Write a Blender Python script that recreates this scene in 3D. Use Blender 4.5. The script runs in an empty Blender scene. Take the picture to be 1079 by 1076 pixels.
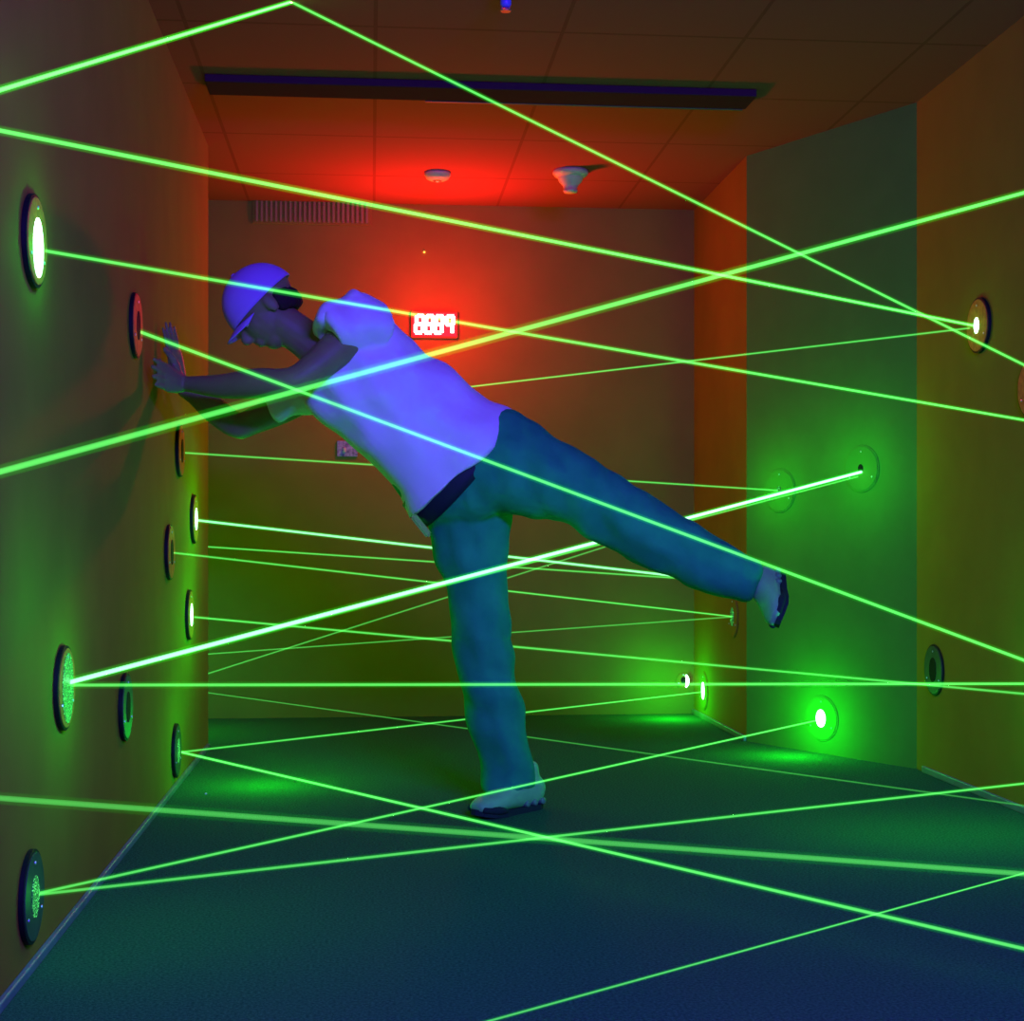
import bpy, bmesh, math, random
from mathutils import Vector, Matrix, noise
random.seed(7)
S = bpy.context.scene
COL = S.collection
F_PX = 1600.0; CX = 539.5; HY = 572.0; H = 0.77
TH = math.atan(148.5 / F_PX)
CAM = Vector((0, 0, H))
RT = Vector((math.cos(TH), -math.sin(TH), 0)); FW = Vector((math.sin(TH), math.cos(TH), 0)); UP = Vector((0, 0, 1))
XL = -0.613; XR = 1.85; XF = 1.45; YB = 6.74; YE = 5.82; ZC = 2.27
PA = Vector((1.45, 5.78, 0)); PB = Vector((1.85, 5.02, 0))      # oblique panel, far and near corners
PN = Vector((-(PB - PA).y * -1, 0, 0))
pd = (PB - PA).normalized(); PN = Vector((pd.y, -pd.x, 0))
if PN.y > 0: PN = -PN

def P(px, py, Z):
    return CAM + Z * (RT * ((px - CX) / F_PX) + FW + UP * ((HY - py) / F_PX))
def hit(px, py, p0, n):
    d = P(px, py, 1.0) - CAM
    return CAM + d * ((p0 - CAM).dot(n) / d.dot(n))
def on_left(px, py): return hit(px, py, Vector((XL, 0, 0)), Vector((1, 0, 0)))
def on_right(px, py): return hit(px, py, Vector((XR, 0, 0)), Vector((-1, 0, 0)))
def on_far(px, py): return hit(px, py, Vector((XF, 0, 0)), Vector((-1, 0, 0)))
def on_panel(px, py): return hit(px, py, PA, PN)
def on_back(px, py): return hit(px, py, Vector((0, YB, 0)), Vector((0, -1, 0)))
def on_ceil(px, py): return hit(px, py, Vector((0, 0, ZC)), Vector((0, 0, -1)))

# ---------------------------------------------------------------- materials
def mat(name, col, rough=.8, spec=.3, metal=0, emit=None, es=0, noise_amt=0, nscale=30, bump=0, bscale=60, col2=None):
    m = bpy.data.materials.new(name); m.use_nodes = True
    nt = m.node_tree; b = nt.nodes['Principled BSDF']
    b.inputs['Base Color'].default_value = (*col, 1); b.inputs['Roughness'].default_value = rough
    b.inputs['Specular IOR Level'].default_value = spec; b.inputs['Metallic'].default_value = metal
    if emit:
        b.inputs['Emission Color'].default_value = (*emit, 1); b.inputs['Emission Strength'].default_value = es
    tc = nt.nodes.new('ShaderNodeTexCoord')
    if noise_amt or col2:
        n = nt.nodes.new('ShaderNodeTexNoise'); n.inputs['Scale'].default_value = nscale; n.inputs['Detail'].default_value = 4
        nt.links.new(tc.outputs['Object'], n.inputs['Vector'])
        r = nt.nodes.new('ShaderNodeValToRGB')
        c2 = col2 or tuple(c * (1 - noise_amt) for c in col)
        r.color_ramp.elements[0].position = .3; r.color_ramp.elements[1].position = .7
        r.color_ramp.elements[0].color = (*c2, 1); r.color_ramp.elements[1].color = (*col, 1)
        nt.links.new(n.outputs['Fac'], r.inputs['Fac']); nt.links.new(r.outputs['Color'], b.inputs['Base Color'])
    if bump:
        n2 = nt.nodes.new('ShaderNodeTexNoise'); n2.inputs['Scale'].default_value = bscale; n2.inputs['Detail'].default_value = 3
        nt.links.new(tc.outputs['Object'], n2.inputs['Vector'])
        bp = nt.nodes.new('ShaderNodeBump'); bp.inputs['Strength'].default_value = bump; bp.inputs['Distance'].default_value = .01
        nt.links.new(n2.outputs['Fac'], bp.inputs['Height']); nt.links.new(bp.outputs['Normal'], b.inputs['Normal'])
    return m

def ceiling_mat():
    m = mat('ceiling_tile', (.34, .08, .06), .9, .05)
    nt = m.node_tree; b = nt.nodes['Principled BSDF']
    g = nt.nodes.new('ShaderNodeNewGeometry'); sp = nt.nodes.new('ShaderNodeSeparateXYZ')
    nt.links.new(g.outputs['Position'], sp.inputs[0])
    def M(op, a, bb):
        n = nt.nodes.new('ShaderNodeMath'); n.operation = op
        for i, v in enumerate((a, bb)):
            if v is None: continue
            if hasattr(v, 'name') and not isinstance(v, (int, float)): nt.links.new(v, n.inputs[i])
            else: n.inputs[i].default_value = v
        return n.outputs[0]
    def line(sock, off, pitch, w):
        a = M('DIVIDE', M('ADD', sock, -off), pitch)
        fr = M('ABSOLUTE', M('ADD', M('FRACT', M('ADD', a, .5), None), -.5), None)
        return M('LESS_THAN', fr, w / pitch / 2)
    lx = line(sp.outputs['X'], .013, .547, .012); ly = line(sp.outputs['Y'], 5.63, .6, .014)
    f = M('MAXIMUM', lx, ly)
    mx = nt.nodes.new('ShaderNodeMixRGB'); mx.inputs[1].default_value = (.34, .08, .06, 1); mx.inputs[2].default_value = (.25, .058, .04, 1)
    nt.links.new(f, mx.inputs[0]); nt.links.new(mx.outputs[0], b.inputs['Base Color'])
    return m

def speckle_mat(name, col, strength, lo=.5, hi=.62, scale=260, base=(.05, .06, .05)):
    m = mat(name, base, .4, .5, emit=col, es=strength)
    nt = m.node_tree; b = nt.nodes['Principled BSDF']
    tc = nt.nodes.new('ShaderNodeTexCoord'); n = nt.nodes.new('ShaderNodeTexNoise')
    n.inputs['Scale'].default_value = scale; n.inputs['Detail'].default_value = 2
    r = nt.nodes.new('ShaderNodeMapRange'); r.inputs[1].default_value = lo; r.inputs[2].default_value = hi; r.inputs[4].default_value = strength
    nt.links.new(tc.outputs['Object'], n.inputs['Vector']); nt.links.new(n.outputs['Fac'], r.inputs[0]); nt.links.new(r.outputs[0], b.inputs['Emission Strength'])
    return m

def beam_mat(name, col, s):
    m = bpy.data.materials.new(name); m.use_nodes = True; nt = m.node_tree; nt.nodes.clear()
    o = nt.nodes.new('ShaderNodeOutputMaterial'); e = nt.nodes.new('ShaderNodeEmission')
    e.inputs[0].default_value = (*col, 1); e.inputs[1].default_value = s
    nt.links.new(e.outputs[0], o.inputs['Volume']); return m

M = {}
M['wall'] = mat('wall_paint', (.29, .205, .022), .85, .08, noise_amt=.12, nscale=6, bump=.05, bscale=150)
M['panel'] = mat('panel_shade_tone', (.10, .25, .03), .85, .08, noise_amt=.1, nscale=8, bump=.05, bscale=150)  # low in red: the timer light missing here is put into the colour
M['floor'] = mat('carpet', (.05, .24, .085), .95, .02, col2=(.02, .10, .035), nscale=170, bump=.6, bscale=260)
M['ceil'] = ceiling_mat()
M['black'] = mat('black_rail', (.07, .025, .035), .9, 0)
M['rail_edge'] = mat('rail_edge', (.10, .14, .05), .6, .1)
M['base'] = mat('baseboard_vinyl', (.16, .26, .24), .45, .5, noise_amt=.4, nscale=9)
M['disc_rim'] = mat('disc_rim', (.008, .009, .008), .6, .2)
M['disc_face'] = mat('disc_face', (.75, .20, .04), .6, .1, noise_amt=.35, nscale=60)
M['disc_dark'] = mat('disc_face_dark', (.05, .07, .05), .5, .4, noise_amt=.3, nscale=50)
M['port_dark'] = mat('port_dark', (.01, .012, .01), .8, .1)
M['port_hot'] = mat('port_hot', (.1, .3, .1), .4, emit=(.45, 1, .62), es=6)
M['port_spk'] = speckle_mat('port_speckle', (.12, 1, .2), 1.6, .53, .68, 330, (.05, .2, .05))
M['port_dim'] = speckle_mat('port_dim', (.06, .8, .1), 1.2, .48, .66, 200)
M['screw'] = mat('bright_screw', (.6, .7, .6), .3, .6, .6)
M['led'] = mat('red_led_digit', (1, .3, .2), .5, emit=(1, .62, .6), es=7)
M['clock'] = mat('clock_halo_case', (.5, .02, .015), .35, .1, emit=(1, .03, .02), es=.75)  # emission added to the case as the red halo around the digits
M['amber'] = mat('amber_led', (1, .5, .1), .5, emit=(1, .5, .05), es=2)
M['plastic'] = mat('cream_plastic', (.6, .6, .25), .5, .4)
M['plastic_blue'] = mat('blue_sprinkler_glass', (.2, .22, .7), .3, .5)
M['brass'] = mat('brass', (.7, .35, .15), .35, .5, .7)
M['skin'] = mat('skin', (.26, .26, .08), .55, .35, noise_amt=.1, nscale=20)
M['hair'] = mat('hair', (.035, .022, .016), .8, .2, bump=.5, bscale=120)
M['shirt'] = mat('white_cotton', (.86, .84, .84), .9, .1, bump=.12, bscale=14)
M['cap'] = mat('cap_cotton', (.50, .28, .72), .9, .1)
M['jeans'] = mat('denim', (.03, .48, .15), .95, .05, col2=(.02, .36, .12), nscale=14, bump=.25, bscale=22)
M['belt'] = mat('belt_leather', (.015, .02, .03), .6, .3)
M['buckle'] = mat('buckle_green_glow', (.3, .85, .08), .5, .2)  # green laser light on the metal is put into its colour
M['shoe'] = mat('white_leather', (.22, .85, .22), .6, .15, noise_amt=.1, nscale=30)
M['sole'] = mat('dark_sole', (.02, .05, .03), .8, .1)
M['solew'] = mat('sole_cushion', (.12, .4, .14), .5, .4)
M['label'] = mat('label_card', (.5, .45, .4), .5, .4, noise_amt=.8, nscale=70)
M['grille'] = mat('grille', (.30, .22, .04), .6, .4)
M['paper'] = mat('paper', (.9, .9, .9), .7)

# ---------------------------------------------------------------- helpers
def link(name, me, m=None, parent=None, smooth=False):
    o = bpy.data.objects.new(name, me); COL.objects.link(o)
    if m is not None and me is not None: me.materials.append(m)
    if parent is not None: o.parent = parent
    if smooth and me is not None:
        for p in me.polygons: p.use_smooth = True
    return o
def from_bm(name, bm, m, parent=None, smooth=False):
    bmesh.ops.recalc_face_normals(bm, faces=bm.faces)
    me = bpy.data.meshes.new(name); bm.to_mesh(me); bm.free()
    return link(name, me, m, parent, smooth)
def tag(o, label=None, cat=None, group=None, kind=None):
    if label: o['label'] = label
    if cat: o['category'] = cat
    if group: o['group'] = group
    if kind: o['kind'] = kind
    return o
def empty(name, loc):
    o = bpy.data.objects.new(name, None); COL.objects.link(o); o.location = loc; o.empty_display_size = .05
    return o
def bx(bm, c, s, rz=0, bev=0):
    r = bmesh.ops.create_cube(bm, size=1)
    mt = Matrix.Translation(c) @ Matrix.Rotation(rz, 4, 'Z') @ Matrix.Diagonal((*s, 1))
    bmesh.ops.transform(bm, matrix=mt, verts=r['verts'])
    if bev:
        es = list({e for v in r['verts'] for e in v.link_edges})
        bmesh.ops.bevel(bm, geom=es, offset=bev, segments=2, affect='EDGES', profile=.5)
def prism(bm, pts, z0, z1):
    a = [bm.verts.new((x, y, z0)) for x, y in pts]; b = [bm.verts.new((x, y, z1)) for x, y in pts]
    bm.faces.new(a[::-1]); bm.faces.new(b)
    n = len(pts)
    for i in range(n): bm.faces.new((a[i], a[(i + 1) % n], b[(i + 1) % n], b[i]))
def lathe(bm, prof, seg=32, mtx=None):
    rings = []
    vs0 = []
    for r, z in prof:
        if r < 1e-6: ring = [bm.verts.new((0, 0, z))]
        else: ring = [bm.verts.new((r * math.cos(2 * math.pi * k / seg), r * math.sin(2 * math.pi * k / seg), z)) for k in range(seg)]
        rings.append(ring); vs0 += ring
    for a, b in zip(rings[:-1], rings[1:]):
        for k in range(seg):
            k2 = (k + 1) % seg
            if len(a) == 1 and len(b) == 1: continue
            if len(a) == 1: bm.faces.new((a[0], b[k], b[k2]))
            elif len(b) == 1: bm.faces.new((a[k], a[k2], b[0]))
            else: bm.faces.new((a[k], a[k2], b[k2], b[k]))
    if mtx is not None: bmesh.ops.transform(bm, matrix=mtx, verts=vs0)
def spl(pts, n):
    """Catmull-Rom through tuples"""
    out = []
    N = len(pts)
    for i in range(N - 1):
        p0 = pts[max(i - 1, 0)]; p1 = pts[i]; p2 = pts[i + 1]; p3 = pts[min(i + 2, N - 1)]
        for k in range(n):
            t = k / n
            out.append(tuple(.5 * (2 * b + (c - a) * t + (2 * a - 5 * b + 4 * c - d) * t * t + (-a + 3 * b - 3 * c + d) * t ** 3) for a, b, c, d in zip(p0, p1, p2, p3)))
    out.append(tuple(pts[-1])); return out
def tube(bm, st, seg=20, ref=None, sub=5, round_ends=True, ex=2.0):
    """st: list of (x,y,z,a,b): centre, half width across ref, half width along ref"""
    if sub > 1: st = spl(st, sub)
    ref = ref or FW
    C = [Vector(s[:3]) for s in st]; n = len(C); rings = []
    for i in range(n):
        t = (C[min(i + 1, n - 1)] - C[max(i - 1, 0)]).normalized()
        n1 = t.cross(ref)
        if n1.length < 1e-4: n1 = t.cross(UP)
        n1.normalize(); n2 = t.cross(n1).normalized()
        a, b = max(st[i][3], .0005), max(st[i][4], .0005)
        lst = [(C[i], 1.0)]
        if round_ends and i == 0: lst = [(C[i] - t * min(a, b) * .5 * q, w) for q, w in ((1, .35), (.8, .7), (.45, .9), (0, 1))]
        if round_ends and i == n - 1: lst = [(C[i] + t * min(a, b) * .5 * q, w) for q, w in ((0, 1), (.45, .9), (.8, .7), (1, .35))]
        for c, w in lst:
            ring = []
            for k in range(seg):
                an = 2 * math.pi * k / seg; cs, sn = math.cos(an), math.sin(an)
                cs = math.copysign(abs(cs) ** (2 / ex), cs); sn = math.copysign(abs(sn) ** (2 / ex), sn)
                ring.append(bm.verts.new(c + n1 * a * w * cs + n2 * b * w * sn))
            rings.append(ring)
    for a, b in zip(rings[:-1], rings[1:]):
        for k in range(seg): bm.faces.new((a[k], a[(k + 1) % seg], b[(k + 1) % seg], b[k]))
    bm.faces.new(rings[0][::-1]); bm.faces.new(rings[-1])
def ptube(bm, st, **kw):
    """stations given as px,py,Z, half width in px (across the view), half depth in metres"""
    q = []
    for px, py, Z, a, b in st:
        p = P(px, py, Z); q.append((p.x, p.y, p.z, a * Z / F_PX, b))
    tube(bm, q, **kw)
def ball(bm, c, r, rot=None, seg=20):
    q = bmesh.ops.create_uvsphere(bm, u_segments=seg, v_segments=seg // 2 + 2, radius=1)
    mt = Matrix.Translation(c) @ (rot.to_4x4() if rot is not None else Matrix.Identity(4)) @ Matrix.Diagonal((*r, 1))
    bmesh.ops.transform(bm, matrix=mt, verts=q['verts'])
def fuse(name, bm, m, parent, voxel=.008, smooth_it=3, disp=None):
    bmesh.ops.recalc_face_normals(bm, faces=bm.faces)
    me = bpy.data.meshes.new('tmp'); bm.to_mesh(me); bm.free()
    o = bpy.data.objects.new('tmp', me); COL.objects.link(o)
    r = o.modifiers.new('r', 'REMESH'); r.mode = 'VOXEL'; r.voxel_size = voxel
    if smooth_it:
        s = o.modifiers.new('s', 'SMOOTH'); s.factor = .6; s.iterations = smooth_it
    dg = bpy.context.evaluated_depsgraph_get(); dg.update()
    me2 = bpy.data.meshes.new_from_object(o.evaluated_get(dg)); me2.name = name
    bpy.data.objects.remove(o); bpy.data.meshes.remove(me)
    if disp:
        nrm = [v.normal.copy() for v in me2.vertices]
        for v, nn in zip(me2.vertices, nrm): v.co += nn * disp(v.co, nn)
    return link(name, me2, m, parent, True)

# ---------------------------------------------------------------- setting
def struct(name, bm, m, parent=None):
    o = from_bm(name, bm, m, parent)
    if parent is None: o['kind'] = 'structure'
    return o
T = .12
b = bmesh.new(); bx(b, (0, 2.7, -.05), (6, 8.6, .1)); struct('floor', b, M['floor'])
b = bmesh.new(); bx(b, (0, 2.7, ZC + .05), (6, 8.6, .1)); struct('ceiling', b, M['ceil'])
b = bmesh.new(); bx(b, (XL - T / 2, (YE - 1.5) / 2, ZC / 2), (T, YE + 1.5, ZC)); struct('wall_left', b, M['wall'])
b = bmesh.new(); bx(b, (XR + T / 2, (PB.y - 1.5) / 2, ZC / 2), (T, PB.y + 1.5, ZC)); struct('wall_right', b, M['wall'])
b = bmesh.new(); prism(b, [(PA.x, PA.y), (PB.x, PB.y), (PB.x + T, PB.y), (PB.x + T, PA.y)], 0, ZC); struct('wall_angled', b, M['panel'])
b = bmesh.new(); bx(b, (XF + T / 2, (PA.y + YB) / 2, ZC / 2), (T, YB - PA.y, ZC)); struct('wall_far_right', b, M['wall'])
b = bmesh.new(); bx(b, (-.55, YB + T / 2, ZC / 2), (4.6, T, ZC)); struct('wall_back', b, M['wall'])
b = bmesh.new(); bx(b, (-2.4 - T / 2, (YE + YB) / 2, ZC / 2), (T, YB - YE + .3, ZC)); struct('wall_far_left', b, M['wall'])
b = bmesh.new(); bx(b, (-1.6, YE - T / 2, ZC / 2), (1.74, T, ZC)); struct('wall_opening', b, M['wall'])
b = bmesh.new(); bx(b, (.6, -1.5, ZC / 2), (2.6, T, ZC)); struct('wall_front', b, M['wall'])
b = bmesh.new(); bx(b, (XL + .006, (YE - 1.5) / 2, .009), (.012, YE + 1.4, .018), bev=.003); struct('baseboard_left', b, M['base'])
b = bmesh.new(); bx(b, (XR - .006, (PB.y - 1.5) / 2, .011), (.012, PB.y + 1.35, .022), bev=.003); struct('baseboard_right', b, M['base'])
b = bmesh.new(); bx(b, (XF - .006, (PA.y + YB) / 2, .011), (.012, YB - PA.y, .022), bev=.003); struct('baseboard_far_right', b, M['base'])

# dark ceiling rail across the corridor
r = empty('ceiling_rail', (.62, 5.0, ZC)); tag(r, 'dark flat rail running across the ceiling tiles above the far opening', 'ceiling rail')
def child(name, bm, m, parent, smooth=False):
    o = from_bm(name, bm, m, None, smooth)
    o.parent = parent; o.matrix_parent_inverse = parent.matrix_basis.inverted() if False else Matrix.Translation(-Vector(parent.location))
    return o
b = bmesh.new(); bx(b, (.37, 5.0, ZC - .012), (1.80, .15, .024), bev=.003); child('rail_channel', b, M['black'], r)
b = bmesh.new(); bx(b, (.72, 5.082, ZC - .013), (1.08, .012, .026)); child('rail_lip', b, M['rail_edge'], r)

# ---------------------------------------------------------------- laser port discs
def frame(n):
    z = n.normalized(); x = UP.cross(z).normalized(); y = z.cross(x)
    return Matrix((x, y, z)).transposed()
R0 = .0845
def disc(name_pos, n, port, dx=0, dz=0, face='disc_face', label='', rad=R0, group='round laser port discs on the walls', th=.010, rim='disc_rim', pr=.030):
    t = empty('laser_port_disc', name_pos); t.rotation_euler = frame(n).to_euler()
    tag(t, label, 'laser port', group)
    b = bmesh.new(); lathe(b, [(0, 0), (rad * .98, 0), (rad, .001), (rad, th - .001), (rad * .985, th), (0, th)], 48); from_bm('backing_rim', b, M[rim], t)
    b = bmesh.new(); lathe(b, [(pr * .5, th), (rad * .93, th), (rad * .93, th + .0015), (rad * .91, th + .002), (pr * .5, th + .002)], 48); from_bm('face_plate', b, M[face], t)
    b = bmesh.new(); lathe(b, [(0, th + .0028), (pr * .8, th + .003), (pr, th + .0035), (pr, th + .002)], 32)
    bmesh.ops.scale(b, vec=(1, 1.35, 1), verts=b.verts); bmesh.ops.translate(b, vec=(dx, dz, 0), verts=b.verts)
    pl = from_bm('mirror_port', b, M[port], t)
    for k in range(3):
        b = bmesh.new(); a = math.radians(90 + 120 * k); lathe(b, [(0, th + .004), (.003, th + .0035), (.004, th + .001)], 10, Matrix.Translation((rad * .72 * math.cos(a), rad * .72 * math.sin(a), 0)))
        from_bm('screw', b, M['screw'], t)
    return t
NX = Vector((1, 0, 0)); NXm = Vector((-1, 0, 0)); NB = Vector((0, -1, 0))
HY0 = HY
LD = [  # px, py (disc centre), port, label, port offsets
    (33, 254, 'port_hot', 'black-rimmed disc high on the left wall with a blazing white-green mirror', 'disc_face', -.012),
    (141, 343, 'port_dark', 'orange-lit disc on the left wall just above the raised hands', 'disc_face', 0),
    (188, 475, 'port_dark', 'narrow orange-lit disc on the left wall directly beneath the elbow', 'disc_face', 0),
    (203, 547, 'port_hot', 'glowing disc at the far end of the left wall, level with the belt', 'disc_face', 0),
    (177, 582, 'port_dark', 'unlit olive disc on the left wall emitting one thin beam', 'disc_face', 0),
    (198, 648, 'port_hot', 'glowing disc low at the far end of the left wall, level with the knee', 'disc_face', 0),
    (65, 725, 'port_spk', 'large speckled disc on the left wall in a bright green glow, two beams leaving it', 'disc_face', 0),
    (130, 745, 'port_dark', 'dark unlit disc on the left wall without any beam', 'disc_dark', 0),
    (184, 791, 'port_spk', 'small disc just above the floor edge of the left wall, two beams fanning out', 'disc_dark', 0),
    (30, 945, 'port_spk', 'lowest and nearest disc on the left wall beside the carpet edge', 'disc_dark', 0),
]
for px, py, port, lab, face, dz in LD:
    disc(on_left(px, py), NX, port, 0, dz, face, lab, pr=.052 if px == 65 else (.04 if px == 33 else .028))
disc(on_right(1033, 343), NXm, 'port_hot', 0, 0, 'disc_face', 'orange-lit disc on the right wall where two beams meet in a sparkle', pr=.018)
disc(on_right(1089, 409), NXm, 'port_dim', 0, 0, 'disc_face', 'orange-lit disc on the right wall cut by the right edge of the photo')
disc(on_right(985, 706), NXm, 'port_dark', 0, 0, 'disc_dark', 'faint dark disc low on the right wall beside the angled panel', th=.005)
disc(on_panel(866, 757), PN, 'port_hot', 0, 0, 'panel', 'blazing white oval port low on the dark angled wall', pr=.024, th=.003, rim='panel')
disc(on_panel(822, 517), PN, 'port_dim', 0, 0, 'panel', 'barely visible round disc on the angled wall at its left edge', pr=.012, th=.003, rim='panel')
disc(on_panel(908, 494), PN, 'port_dark', 0, 0, 'panel', 'dark disc on the angled wall where the brightest thick beam ends', pr=.012, th=.003, rim='panel')
disc(on_far(742, 728), NXm, 'port_hot', 0, 0, 'wall', 'bright port low on the wall left of the angled panel, ending a beam', pr=.028, th=.003, rim='wall')
disc(on_back(720, 717), NB, 'port_dark', 0, 0, 'wall', 'small low port on the back wall by its right corner', rad=.035, pr=.012, th=.003, rim='wall')
disc(on_far(773, 650), NXm, 'port_dim', 0, 0, 'wall', 'thin edge-on disc where two fine beams meet left of the raised shoe', pr=.028, th=.004, rim='wall')
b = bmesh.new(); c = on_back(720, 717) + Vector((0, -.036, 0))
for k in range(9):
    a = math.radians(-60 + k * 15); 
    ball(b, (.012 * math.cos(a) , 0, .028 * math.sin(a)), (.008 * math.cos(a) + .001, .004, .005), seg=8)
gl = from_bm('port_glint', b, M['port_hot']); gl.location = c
tag(gl, 'white-green crescent glint in front of the small port by the back corner', 'light glint')

# ---------------------------------------------------------------- beams
CORE = {}; 
def beam(p, q, w, I, label, dim=False, halo=1.0):
    """w: core diameter in m, I: brightness"""
    w *= .86; d = (q - p); L = d.length
    t = empty('green_laser', p); tag(t, label, 'laser', 'green laser beams crossing the corridor')
    rot = d.to_track_quat('Z', 'Y').to_euler(); t.rotation_euler = rot
    r = w / 2
    hr = r * 2.2
    key = (round(I / (2 * r), 0), 'c')
    if key not in CORE: CORE[key] = beam_mat('beam_core', (.15, 1, .17) if I < 1.3 else (.30, 1, .48), I / (2 * r))
    for nm, rr, mk in (('core', r, CORE[key]),):
        b = bmesh.new(); lathe(b, [(0, 0), (rr, 0), (rr, L), (0, L)], 12); from_bm(nm, b, mk, t, True)
    s = round(.20 * halo * min(I, 1.2) / (2 * hr), 1); key = (s, 'g')
    if key not in CORE: CORE[key] = beam_mat('beam_glow', (.005, 1, .01), s)
    b = bmesh.new(); lathe(b, [(0, 0), (hr, 0), (hr, L), (0, L)], 12); from_bm('glow', b, CORE[key], t, True)
    return t
def back_hidden(px, py): return on_back(px, py) + Vector((0, -.01, 0))
apex = on_ceil(307, 2)
beam(on_left(-30, 104), apex, .0085, 1.0, 'beam climbing from the top left edge to the peak at the top of the picture')
beam(apex, on_right(1092, 391), .0085, 1.0, 'long beam falling from the top peak to the upper right edge')
beam(on_left(-40, 129.5), on_right(1030, 344), .0085, 1.0, 'beam descending across the picture above the cap to the sparkling right disc')
beam(on_left(40, 263), on_right(1110, 448), .0075, .9, 'beam leaving the blazing upper left disc and passing over the cap')
beam(on_left(-60, 513.5), on_right(1120, 192), .0115, .75, 'thickest near beam rising over the shirt from lower left to upper right')
beam(on_left(143, 348), on_right(1120, 711), .0105, .95, 'beam falling from the orange disc over the shirt and the raised leg')
beam(on_back(430, 415.3), on_right(1028, 345), .0065, .55, 'thin beam rising from behind the back of the shirt to the right disc')
beam(on_left(191, 477), on_panel(821, 517), .0065, .6, 'fine beam behind the lower shirt at elbow height, from disc to angled panel')
beam(on_left(205, 548), on_panel(822, 620), .010, 1.5, 'bright beam at belt height running behind both legs')
beam(back_hidden(170, 573), on_panel(800, 615), .0075, .6, 'thin beam just under the bright belt-height beam, coming from behind the wall end')
beam(on_left(66, 721), on_panel(909, 497), .0115, 1.9, 'brightest thick beam rising across the standing thigh and behind the raised leg')
beam(on_left(66, 722.5), on_panel(905, 502), .006, .35, 'faint companion beam just below the brightest thick beam')
beam(on_left(178, 582), on_far(773, 650), .0065, .6, 'thin beam from the olive disc to the edge-on disc by the raised shoe')
beam(back_hidden(165, 693), on_far(773, 650), .006, .4, 'faint beam rising gently behind the knee to the edge-on disc')
beam(back_hidden(170, 725.5), on_panel(820, 518), .0065, .4, 'faint steep beam rising behind the thigh towards the angled panel')
beam(on_left(201, 650), on_right(1120, 735), .0075, .65, 'thin beam descending behind the knee and leaving at the right edge')
beam(on_left(68, 722), on_right(1130, 720.5), .0080, .75, 'level beam crossing the shin from the large speckled disc')
beam(back_hidden(170, 723), on_right(1130, 856), .005, .22, 'faintest beam sloping down behind the shin to the right edge')
beam(on_left(188, 793), on_far(742, 729), .0065, .6, 'thin beam rising behind the shin to the bright low port')
beam(on_left(188, 792), on_right(2100, 1238), .0080, .7, 'beam falling across the foreground carpet from the small low disc')
beam(on_left(-50, 837.5), on_right(1500, 952), .0105, .42, 'broad soft beam crossing the carpet just in front of the planted shoe')
beam(on_left(33, 943), on_panel(866, 758), .0062, .55, 'beam rising across the ankle to the blazing white port')
beam(on_left(33, 943.5), on_right(1130, 820), .0065, .6, 'beam rising low over the carpet from the lowest disc to the right edge')
beam(on_left(-1200, 1550), on_right(1250, 873), .0026, .35, 'hair-thin yellowish beam in the bottom right corner of the carpet')

# ---------------------------------------------------------------- clock and small wall and ceiling things
cc = on_back(457.5, 343)
t = empty('digital_clock', cc); tag(t, 'red LED timer glowing white-hot on the back wall behind the shirt', 'digital clock')
b = bmesh.new(); bx(b, (0, -.016, 0), (.205, .032, .115), bev=.006); from_bm('case', b, M['clock'], t)
SEG = {'8': 'abcdefg', '9': 'abcfg'}
def digit(ch, x, w=.030, h=.074, th=.0155):
    b = bmesh.new(); y = -.034
    geo = {'a': ((0, h / 2), (w, th)), 'g': ((0, 0), (w, th)), 'd': ((0, -h / 2), (w, th)), 'f': ((-w / 2, h / 4), (th, h / 2)), 'b': ((w / 2, h / 4), (th, h / 2)),
           'e': ((-w / 2, -h / 4), (th, h / 2)), 'c': ((w / 2, -h / 4), (th, h / 2))}
    for s in SEG[ch]:
        (cx, cz), (sw, sh) = geo[s]; bx(b, (cx + x + cz * .12, y, cz), (sw, .004, sh), bev=.0015)
    return b
for ch, x in (('8', -.066), ('8', -.0235), ('8', .019), ('9', .066)): from_bm('digit', digit(ch, x), M['led'], t)
b = bmesh.new(); bx(b, (0, -.006, 0), (.009, .012, .007), bev=.002); o = from_bm('indicator_light', b, M['amber']); o.location = on_back(447, 266)
tag(o, 'tiny amber light on the back wall high above the red timer', 'indicator light')
t = empty('wall_switch', on_back(366, 473)); tag(t, 'small scuffed white switch plate on the back wall at the edge of the shirt', 'wall switch')
b = bmesh.new(); bx(b, (0, -.004, 0), (.09, .008, .07), bev=.002); from_bm('plate', b, M['label'], t)
b = bmesh.new(); bx(b, (-.012, -.012, -.006), (.012, .012, .02), bev=.002); from_bm('toggle', b, M['plastic'], t)
# vent grille on the back wall top
t = empty('vent_grille', on_back(329, 224) ); tag(t, 'dim slatted vent grille high on the back wall, left of the ceiling detectors', 'vent')
w = .50; b = bmesh.new()
bx(b, (0, -.004, .0), (w + .02, .008, .11), bev=.002); from_bm('vent_frame', b, M['wall'], t)
b = bmesh.new()
for k in range(24): bx(b, (-w / 2 + w * (k + .5) / 24, -.011, 0), (w / 24 * .45, .008, .09))
from_bm('vent_slats', b, M['grille'], t)
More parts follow.
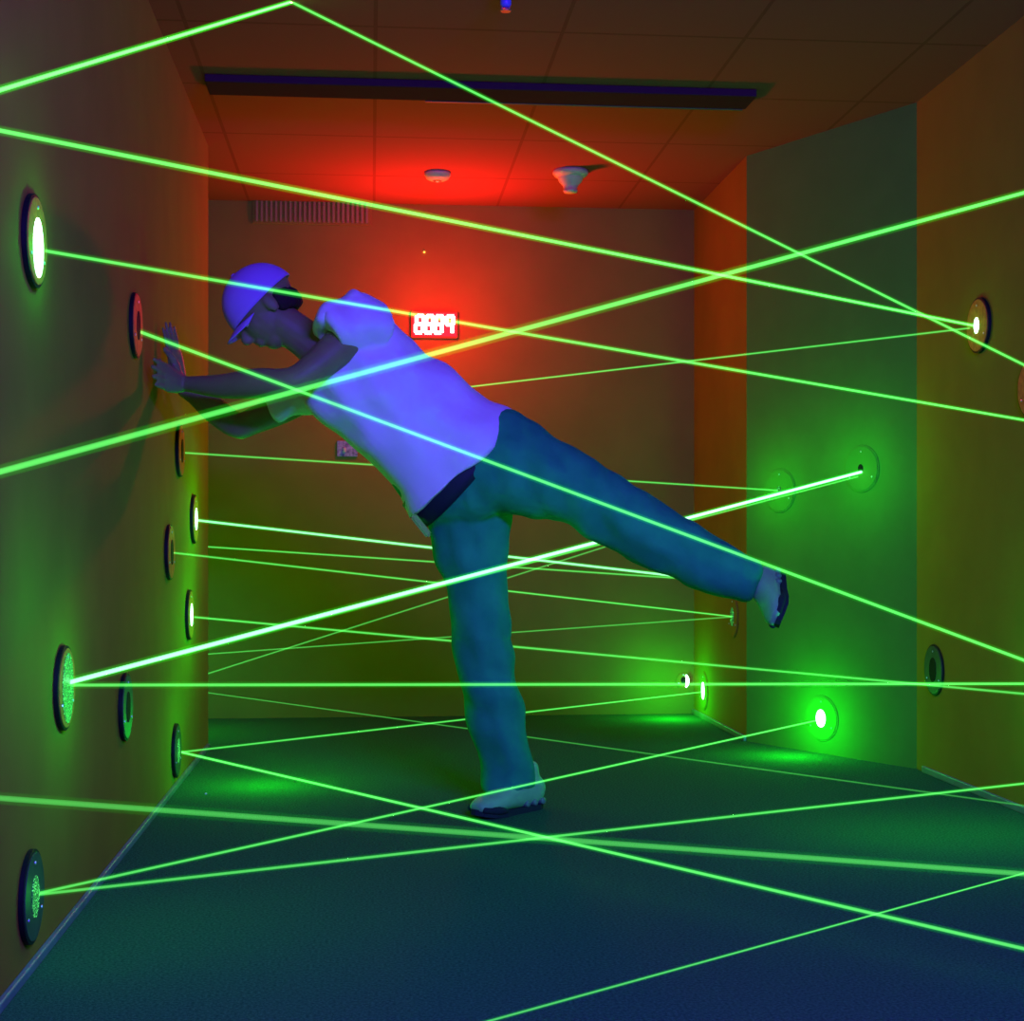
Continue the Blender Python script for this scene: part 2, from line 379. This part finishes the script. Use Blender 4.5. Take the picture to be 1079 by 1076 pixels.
# detectors
def at_ceiling(px, py):
    return on_ceil(px, py)
t = empty('smoke_detector', at_ceiling(601, 180)); tag(t, 'larger cone-shaped cream ceiling detector, right of the flat one', 'smoke detector')
b = bmesh.new(); lathe(b, [(0, 0), (.070, 0), (.073, -.012), (.064, -.022), (.050, -.030)], 32); from_bm('base_ring', b, M['plastic'], t, True)
b = bmesh.new(); lathe(b, [(.052, -.028), (.046, -.045), (.030, -.062), (.026, -.078), (.030, -.080), (.026, -.088), (0, -.090)], 32); from_bm('sensor_head', b, M['plastic'], t, True)
t = empty('ceiling_sensor', at_ceiling(461, 182)); tag(t, 'small flat round cream sensor on the ceiling above the red timer', 'ceiling sensor')
b = bmesh.new(); lathe(b, [(0, 0), (.052, 0), (.054, -.010), (.044, -.026), (.030, -.032), (0, -.033)], 32); from_bm('housing', b, M['plastic'], t, True)
b = bmesh.new(); lathe(b, [(0, -.040), (.014, -.038), (.018, -.032)], 20); from_bm('lens', b, M['brass'], t, True)
t = empty('fire_sprinkler', on_ceil(533, -8)); tag(t, 'pendent sprinkler head with a bluish body at the top edge of the ceiling', 'sprinkler')
b = bmesh.new(); lathe(b, [(0, 0), (.036, 0), (.034, -.006), (.016, -.012), (.012, -.012)], 28); from_bm('escutcheon', b, M['brass'], t, True)
b = bmesh.new(); lathe(b, [(.012, -.010), (.015, -.020), (.015, -.034), (.009, -.042), (0, -.042)], 20); from_bm('body', b, M['plastic_blue'], t, True)
b = bmesh.new(); lathe(b, [(0, -.052), (.014, -.052), (.015, -.049), (0, -.047)], 20); bx(b, (.010, 0, -.044), (.003, .003, .014)); bx(b, (-.010, 0, -.044), (.003, .003, .014)); from_bm('deflector', b, M['brass'], t)
b = bmesh.new(); pp = hit(217, 837, Vector((0, 0, 0)), UP); bx(b, (0, 0, .002), (.006, .008, .004), bev=.001); o = from_bm('litter_scrap', b, M['paper']); o.location = pp
tag(o, 'tiny white scrap lying on the carpet near the left wall', 'litter')

# ---------------------------------------------------------------- person
foot = P(536, 855, 4.36); foot.z = 0
person = empty('person', foot)
tag(person, 'person in white cap, white t-shirt and jeans leaning on the left wall, one leg raised', 'person')
def pc(o):
    o.parent = person; o.matrix_parent_inverse = Matrix.Translation(-foot); return o

def W(im, toward=0):   # direction from image direction (right, up) and toward camera
    return (RT * im[0] + UP * im[1] - FW * toward).normalized()

def hand(bm, wrist, fdir, palm, side, curl=(.25, .35, .3), spread=.06, L=.19, fat=1.0):
    """fdir: finger direction, palm: palm normal (towards the wall), side: thumb direction"""
    f = fdir.normalized(); pn = (palm - f * palm.dot(f)).normalized(); s = pn.cross(f)
    if s.dot(side) < 0: s = -s
    k = L / .19
    def V(a, b_, c): return wrist + (f * a + s * b_ - pn * c) * k
    # palm
    st = [(0, 0, .0, .026, .019), (.03, .0, .0, .034, .017), (.07, .0, .0, .041, .015), (.098, .0, .0, .040, .012)]
    q = [(*V(a, y, c), ra * k, rb * k * fat) for a, y, c, ra, rb in st]
    tube(bm, q, ref=pn, sub=3, seg=18)
    for i, (y, ln, rr) in enumerate(((.030, .072, .0088), (.010, .082, .0092), (-.011, .076, .0088), (-.030, .060, .0078))):
        p = V(.088, y, 0); ang = 0; sp_ = (y / .03) * spread
        d0 = (f + s * sp_).normalized(); pts = [(*p, rr * 1.1 * k, rr * 1.1 * k)]; 
        p2 = p + d0 * .012 * k; pts.append((*p2, rr * 1.08 * k, rr * 1.08 * k)); p = p2
        for j, fr in enumerate((.45, .32, .23)):
            ang += curl[j] * .6
            d = (d0 * math.cos(ang) + pn * math.sin(ang)).normalized()
            p = p + d * ln * fr * k; rj = rr * (1 - .09 * (j + 1)) * k
            pts.append((*p, rj, rj))
        tube(bm, pts, ref=pn, sub=3, seg=12)
    p = V(.018, .022, -.002); d = (f * .62 + s * .78).normalized(); pts = [(*p, .014 * k, .013 * k)]
    for ln, rr, dd in ((.040, .0125, d), (.032, .0105, (f * .8 + s * .55 + pn * .15).normalized()), (.026, .0085, (f * .93 + s * .3 + pn * .2).normalized())):
        p = p + dd * ln * k; pts.append((*p, rr * k, rr * k))
    tube(bm, pts, ref=pn, sub=3, seg=12)

bm = bmesh.new()
# torso core under the shirt and hips under the jeans
ptube(bm, [(352, 376, 4.27, 40, .13), (392, 412, 4.28, 50, .13), (440, 455, 4.29, 50, .12), (480, 490, 4.30, 48, .12), (505, 512, 4.31, 42, .11)])
# neck
ptube(bm, [(352, 380, 4.27, 26, .07), (326, 360, 4.26, 21, .055), (300, 342, 4.25, 20, .055), (286, 332, 4.25, 20, .055)])
# near arm
nw = P(192, 404, 4.27)
ptube(bm, [(376, 346, 4.17, 21, .055), (350, 372, 4.12, 19, .050), (320, 396, 4.09, 15.5, .043), (300, 403, 4.09, 15, .040), (270, 404, 4.13, 16, .041), (235, 407, 4.19, 13, .033), (200, 405, 4.26, 8.5, .027), (192, 404, 4.27, 8.5, .026)], sub=6)
# far arm
fw_ = P(188, 406, 4.46)
ptube(bm, [(338, 405, 4.38, 20, .055), (300, 428, 4.41, 17, .048), (266, 444, 4.43, 14, .042), (250, 448, 4.44, 14, .040), (226, 432, 4.44, 14, .038), (205, 416, 4.45, 10.5, .030), (188, 406, 4.46, 9, .026)], sub=6)
tipn = on_left(151, 391) + Vector((.012, 0, 0))
hand(bm, nw, (tipn - nw), Vector((-1, .1, 0)), UP, curl=(.15, .15, .1), spread=.05)
tipf = on_left(168, 330)
hand(bm, fw_ , (P(169, 333, 4.40) - fw_), Vector((-.78, .62, 0)), Vector((-.4, -1, 0)), curl=(.1, .12, .1), spread=.03, fat=1.3, L=.2)
# head
hc = P(279, 323, 4.25)
fu = W((-.70, .66), .10); ff = (W((-.66, -.74), .18)); ff = (ff - fu * ff.dot(fu)).normalized(); fs = fu.cross(ff).normalized()
HR = Matrix((ff, fs, fu)).transposed()
def hp(x, y, z): return hc + ff * x + fs * y + fu * z
ball(bm, hp(-.008, 0, .028), (.098, .076, .086), HR)
ball(bm, hp(.018, 0, -.025), (.074, .062, .080), HR)
ball(bm, hp(.042, 0, -.082), (.036, .040, .030), HR)      # chin
ball(bm, hp(.052, 0, -.020), (.040, .054, .050), HR)      # cheeks
ball(bm, hp(.076, 0, .018), (.016, .046, .012), HR)       # brow
for sy in (-1, 1):
    ball(bm, hp(-.005, sy * .074, -.012), (.018, .008, .030), HR)   # ears
tube(bm, [(*hp(.084, 0, .008), .008, .008), (*hp(.098, 0, -.014), .010, .010), (*hp(.107, 0, -.030), .014, .013), (*hp(.092, 0, -.036), .012, .010)], ref=fs, sub=4, seg=12)
ball(bm, hp(.086, 0, -.056), (.011, .024, .006), HR); ball(bm, hp(.083, 0, -.068), (.011, .021, .006), HR)
body = pc(fuse('body', bm, M['skin'], None, .0045, 3))
mn = min(v.co.x for v in body.data.vertices) - XL      # palms pressed flat on the wall
if mn < .002:
    for v in body.data.vertices:
        d_ = v.co.x - XL
        if d_ < .055: v.co.x = XL + .002 + (d_ - mn) / (.055 - mn) * .053
M['eye'] = mat('eye_white', (.7, .7, .68), .2, .5); M['iris'] = mat('iris', (.03, .02, .015), .2, .5)
for sy in (-1, 1):
    b = bmesh.new(); ball(b, hp(.073, sy * .030, -.003), (.013, .014, .010), HR, 16); e = from_bm('eye', b, M['eye'], body, True)
    b = bmesh.new(); ball(b, hp(.084, sy * .030, -.004), (.003, .0055, .0055), HR, 12); from_bm('iris', b, M['iris'], e, True)
# hair at the nape and sides
bm = bmesh.new()
for k in range(7):
    a = math.radians(-75 + 25 * k)
    ball(bm, hp(-.050 * math.cos(a) - .020, .062 * math.sin(a), -.020 - .018 * math.cos(a)), (.028, .020, .034), HR, 14)
pc(fuse('hair', bm, M['hair'], None, .006, 3, lambda c, n: .002 * noise.noise(c * 90)))
# cap
cm = Matrix.Translation(hp(-.002, 0, .030)) @ HR.to_4x4()
def capshell():
    b = bmesh.new(); nu, nv = 40, 14; rings = []
    for j in range(nv + 1):
        ph = math.pi / 2 * j / nv; ring = []
        for i in range(nu):
            a = 2 * math.pi * i / nu
            rr = math.cos(ph) ** .85; z = .088 * math.sin(ph) - .018 * (1 - j / nv) * (1 if True else 0)
            sc = 1 + .012 * abs(math.sin(3 * a)) * math.sin(2 * ph)
            ring.append(b.verts.new(cm @ Vector((.108 * rr * math.cos(a) * sc, .086 * rr * math.sin(a) * sc, z))))
        rings.append(ring)
    for r0, r1 in zip(rings[:-1], rings[1:]):
        for i in range(nu): b.faces.new((r0[i], r0[(i + 1) % nu], r1[(i + 1) % nu], r1[i]))
    b.faces.new(rings[-1])
    return b
cap = pc(from_bm('cap', capshell(), M['cap'], None, True))
md = cap.modifiers.new('s', 'SOLIDIFY'); md.thickness = .004; md.offset = 1
b = bmesh.new(); nu = 20; top = []; 
for j in range(7):
    row = []
    for i in range(nu + 1):
        a = math.radians(-62 + 124 * i / nu); ext = j / 6
        r0x = .106 * math.cos(a); r0y = .085 * math.sin(a)
        x = r0x + .045 * ext * math.cos(a) ** .6; y = r0y * (1 - .1 * ext)
        z = -.016 - .012 * ext - .018 * (y / .085) ** 2
        row.append(b.verts.new(cm @ Vector((x, y, z))))
    top.append(row)
for r0, r1 in zip(top[:-1], top[1:]):
    for i in range(nu): b.faces.new((r0[i], r0[i + 1], r1[i + 1], r1[i]))
bill = from_bm('bill', b, M['cap'], cap, True); md = bill.modifiers.new('s', 'SOLIDIFY'); md.thickness = .003
b = bmesh.new(); ball(b, cm @ Vector((0, 0, .092)), (.007, .007, .004), HR, 10); from_bm('button', b, M['cap'], cap, True)

# shirt
bm = bmesh.new()
ptube(bm, [(340, 368, 4.27, 30, .10), (354, 374, 4.27, 56, .145), (372, 388, 4.28, 64, .155), (400, 412, 4.28, 64, .155), (432, 438, 4.29, 64, .150), (462, 466, 4.30, 70, .155), (478, 484, 4.30, 76, .165), (482, 489, 4.30, 77, .165)], seg=40, round_ends=False, sub=5, ex=2.3)
# near sleeve with its drooping opening
ptube(bm, [(392, 346, 4.20, 32, .085), (374, 342, 4.16, 33, .085), (356, 346, 4.13, 27, .075), (347, 350, 4.12, 25, .07)], seg=24, round_ends=False, sub=4)
ptube(bm, [(372, 322, 4.17, 16, .06), (350, 330, 4.14, 11, .07), (335, 346, 4.12, 7, .065)], seg=20, sub=4)
# far sleeve
ptube(bm, [(345, 398, 4.37, 28, .08), (318, 413, 4.39, 25, .075), (296, 424, 4.41, 20, .07), (285, 429, 4.41, 18, .065)], seg=24, round_ends=False, sub=4)
ax = W((1, -.85)); o0 = P(484, 486, 4.30)
def wr(c, n):
    u = (c - o0).dot(ax); v = (c - o0).dot(W((.65, .76)))
    k = .0075 * math.sin(u * 34 + 5 * v * v * 9 + 2.4 * noise.noise(c * 5)) * max(0, min(1, (u + .42) * 3)) * (1 if n.dot(-FW) > -.4 else .4)
    k += .011 * noise.noise(Vector((c.x * 9, c.y * 6, c.z * 15)))
    # long drape folds running from the shoulder to the belly
    k += .006 * math.sin(v * 60 + u * 18) * max(0, min(1, -u * 3))
    return k
shirt = pc(fuse('t_shirt', bm, M['shirt'], None, .006, 2, wr))
axn = W((1, -.95)); vn = W((.70, .72)); oh = P(482, 489, 4.30)
for v in shirt.data.vertices:
    u = (v.co - oh).dot(axn); q_ = (v.co - oh).dot(vn)
    if u > -.12: v.co += axn * (.036 * max(0, 1 - (q_ / .20) ** 2) + .060 * max(0, min(1, -q_ / .2))) * min(1, (u + .12) / .12)
# belt and jeans
bm = bmesh.new()
ptube(bm, [(455, 470, 4.30, 60, .125), (478, 492, 4.30, 64, .130), (498, 508, 4.31, 62, .125), (512, 520, 4.31, 48, .115)], seg=32, sub=4)
ptube(bm, [(490, 500, 4.34, 48, .110), (493, 535, 4.35, 47, .108), (495, 570, 4.355, 42, .103), (502, 610, 4.36, 33.5, .098), (506, 650, 4.355, 31, .088), (509, 685, 4.35, 32, .086), (518, 730, 4.36, 30.5, .085), (527, 775, 4.37, 29, .080), (534, 805, 4.37, 27.5, .076), (536, 830, 4.37, 29, .080)], seg=28, sub=5, round_ends=False)
ptube(bm, [(497, 490, 4.27, 60, .110), (530, 488, 4.25, 56, .110), (565, 500, 4.23, 46, .105), (608, 518, 4.20, 37, .095), (650, 543, 4.18, 35, .088), (700, 571, 4.17, 34, .084), (745, 594, 4.16, 29, .078), (788, 612, 4.15, 23, .068)], seg=28, sub=5)
def jw(c, n):
    k = .010 * noise.noise(Vector((c.x * 18, c.y * 12, c.z * 8 + c.x * 8)))
    k += .0035 * math.sin(c.z * 46 + c.x * 30 + 3 * noise.noise(c * 6)) * (1.3 if c.z < .5 else .7)
    return k
jeans = pc(fuse('jeans', bm, M['jeans'], None, .0065, 2, jw))
# belt band: thin ring just above the jeans, showing below the hem
bm = bmesh.new()
ptube(bm, [(474, 484, 4.30, 70, .145), (484, 494, 4.30, 71, .148), (494, 503, 4.305, 70, .147)], seg=40, sub=2, round_ends=False)
belt = pc(from_bm('belt', bm, M['belt'], None, True))
b = bmesh.new(); bc = P(444, 554, 4.22)
mt = Matrix.Translation(bc) @ Matrix((W((.62, -.78)), W((.78, .62)), FW)).transposed().to_4x4()
q = bmesh.ops.create_cube(b, size=1); bmesh.ops.transform(b, matrix=mt @ Matrix.Diagonal((.075, .018, .055, 1)), verts=q['verts'])
bmesh.ops.bevel(b, geom=b.edges[:], offset=.005, segments=2, affect='EDGES')
bk = from_bm('buckle', b, M['buckle'], belt); bk['label'] = 'bright belt buckle, green glow painted into its colour'

# shoes
def shoe(heel, toe, upv, flip=1):
    """heel, toe: ground-level ends of the shoe"""
    x = (toe - heel); L = x.length; x = x.normalized(); z = (upv - x * upv.dot(x)).normalized(); y = z.cross(x)
    k = L / .29
    def V(a, b_, c): return heel + (x * a + y * b_ + z * c) * k
    bm = bmesh.new()
    prof = [(.008, .050, .030, .040), (.03, .058, .037, .050), (.07, .066, .038, .058), (.11, .062, .040, .053), (.15, .052, .044, .040), (.20, .043, .048, .030), (.245, .038, .044, .024), (.275, .034, .030, .016)]
    # (along, centre height, half width, half height)
    st = [(*V(a, .003, c), w_ * k, h_ * k) for a, c, w_, h_ in prof]
    tube(bm, st, ref=z, seg=24, sub=4, ex=2.3)
    st = [(*V(.045, 0, .06), .034 * k, .046 * k), (*V(.050, 0, .10), .034 * k, .044 * k), (*V(.050, 0, .135), .030 * k, .038 * k)]
    tube(bm, st, ref=x, seg=20, sub=3)
    o = pc(fuse('shoe', bm, M['shoe'], None, .005, 2))
    # sole
    def sole(z0, z1, gr, xs):
        b = bmesh.new(); lo = []; hi = []
        out = [(.0, .0), (.005, .025), (.03, .036), (.08, .037), (.13, .038), (.19, .048), (.235, .046), (.27, .030), (.288, .008)]
        pts = [(a, w_) for a, w_ in out] + [(a, -w_) for a, w_ in out[::-1]]
        for a, w_ in pts:
            rise = .014 * max(0, (a - .2) / .09) ** 2
            lo.append(b.verts.new(V(a, w_ * gr, z0 + rise))); hi.append(b.verts.new(V(a, w_ * gr, z1 + rise)))
        n = len(lo); b.faces.new(lo[::-1]); b.faces.new(hi)
        for i in range(n): b.faces.new((lo[i], lo[(i + 1) % n], hi[(i + 1) % n], hi[i]))
        return b
    s = from_bm('sole', sole(0, .018, 1.03, 0), M['sole'], o)
    for a in (.02, .055, .09):
        b = bmesh.new()
        tube(b, [(*V(a, -.040, .027), .010 * k, .011 * k), (*V(a, .040, .027), .010 * k, .011 * k)], ref=z, seg=14, sub=1)
        from_bm('heel_cushion', b, M['solew'], o, True)
    for sy in (-1, 1):
        b = bmesh.new(); tube(b, [(*V(.268, sy * .026, .030), .012 * k, .012 * k), (*V(.225, sy * .050, .024), .007 * k, .012 * k), (*V(.19, sy * .050, .02), .004 * k, .005 * k)], ref=z, seg=12, sub=3)
        from_bm('toe_guard', b, M['sole'], o, True)
    for i in range(4):
        b = bmesh.new(); a = .125 + i * .022; c = .098 - i * .0095
        tube(b, [(*V(a, -.022, c - .006), .0035 * k, .0025 * k), (*V(a + .003, 0, c + .001), .0035 * k, .0025 * k), (*V(a, .022, c - .006), .0035 * k, .0025 * k)], ref=z, seg=8, sub=3)
        from_bm('lace', b, M['shoe'], o, True)
    return o
hl = P(567, 850, 4.42); hl.z = 0.0
te = hl + Vector((RT.x, RT.y, 0)) * -.185 + Vector((FW.x, FW.y, 0)) * -.20
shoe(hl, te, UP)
h2 = P(824, 610, 4.24); t2 = P(827, 658, 4.03)
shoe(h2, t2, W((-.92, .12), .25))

# ---------------------------------------------------------------- lights
def point(name, loc, col, e, r=.03):
    l = bpy.data.lights.new(name, 'POINT'); l.color = col; l.energy = e; l.shadow_soft_size = r
    o = bpy.data.objects.new(name, l); COL.objects.link(o); o.location = loc; return o
def area(name, loc, target, col, e, sx, sy):
    l = bpy.data.lights.new(name, 'AREA'); l.color = col; l.energy = e; l.shape = 'RECTANGLE'; l.size = sx; l.size_y = sy
    o = bpy.data.objects.new(name, l); COL.objects.link(o); o.location = loc
    o.rotation_euler = (Vector(target) - Vector(loc)).to_track_quat('-Z', 'Y').to_euler(); return o
RED = (1, .018, .022); GRN = (.01, 1, .03)
point('timer_lamp', cc + Vector((0, -.31, .02)), RED, 15, .04)
area('timer_glow', cc + Vector((0, -.24, .06)), cc + Vector((0, -1.04, .56)), RED, 11, .18, .06)
G = [(on_left(35, 262) + NX * .06, .7), (on_left(203, 547) + NX * .18, 2.4), (on_left(198, 650) + NX * .18, 2.8), (on_left(66, 722) + NX * .15, 1.25), (on_left(25, 640) + NX * .22, 1.1),
     (on_left(185, 792) + NX * .28 + UP * .05, 3.6), (on_left(31, 943) + NX * .06, .06), (on_panel(866, 757) + PN * .15, 4.5), (on_panel(908, 497) + PN * .22, 2.5),
     (on_panel(822, 517) + PN * .16, 1.5), (on_far(742, 728) + NXm * .15, 4), (on_right(1031, 344) + NXm * .06, .12), (Vector((-.85, 6.2, .35)), 5), (on_right(1130, 722) + NXm * .2, 2.6), (on_right(1130, 740) + NXm * .5, 1.8)]
for p, e in G: point('laser_glow_lamp', p, GRN, e, .03)
bl = area('black_light', (.9, .3, 1.95), (.1, 4.3, 1.0), (.085, .025, 1), 195, 1.2, .12)
w = bpy.data.worlds.new('w'); S.world = w; w.use_nodes = True; w.node_tree.nodes['Background'].inputs[0].default_value = (.01, .01, .008, 1)

# ---------------------------------------------------------------- camera
cd = bpy.data.cameras.new('camera'); cam = bpy.data.objects.new('camera', cd); COL.objects.link(cam)
cam.location = CAM; cam.rotation_euler = (math.pi / 2, 0, -TH)
cd.sensor_width = 36; cd.lens = F_PX / 1079 * 36; cd.shift_y = (HY - 538) / 1079; cd.clip_start = .05
S.camera = cam
S.view_settings.view_transform = 'Standard'; S.view_settings.look = 'None'; S.view_settings.exposure = 0; S.view_settings.gamma = 1
S.cycles.use_denoising = True
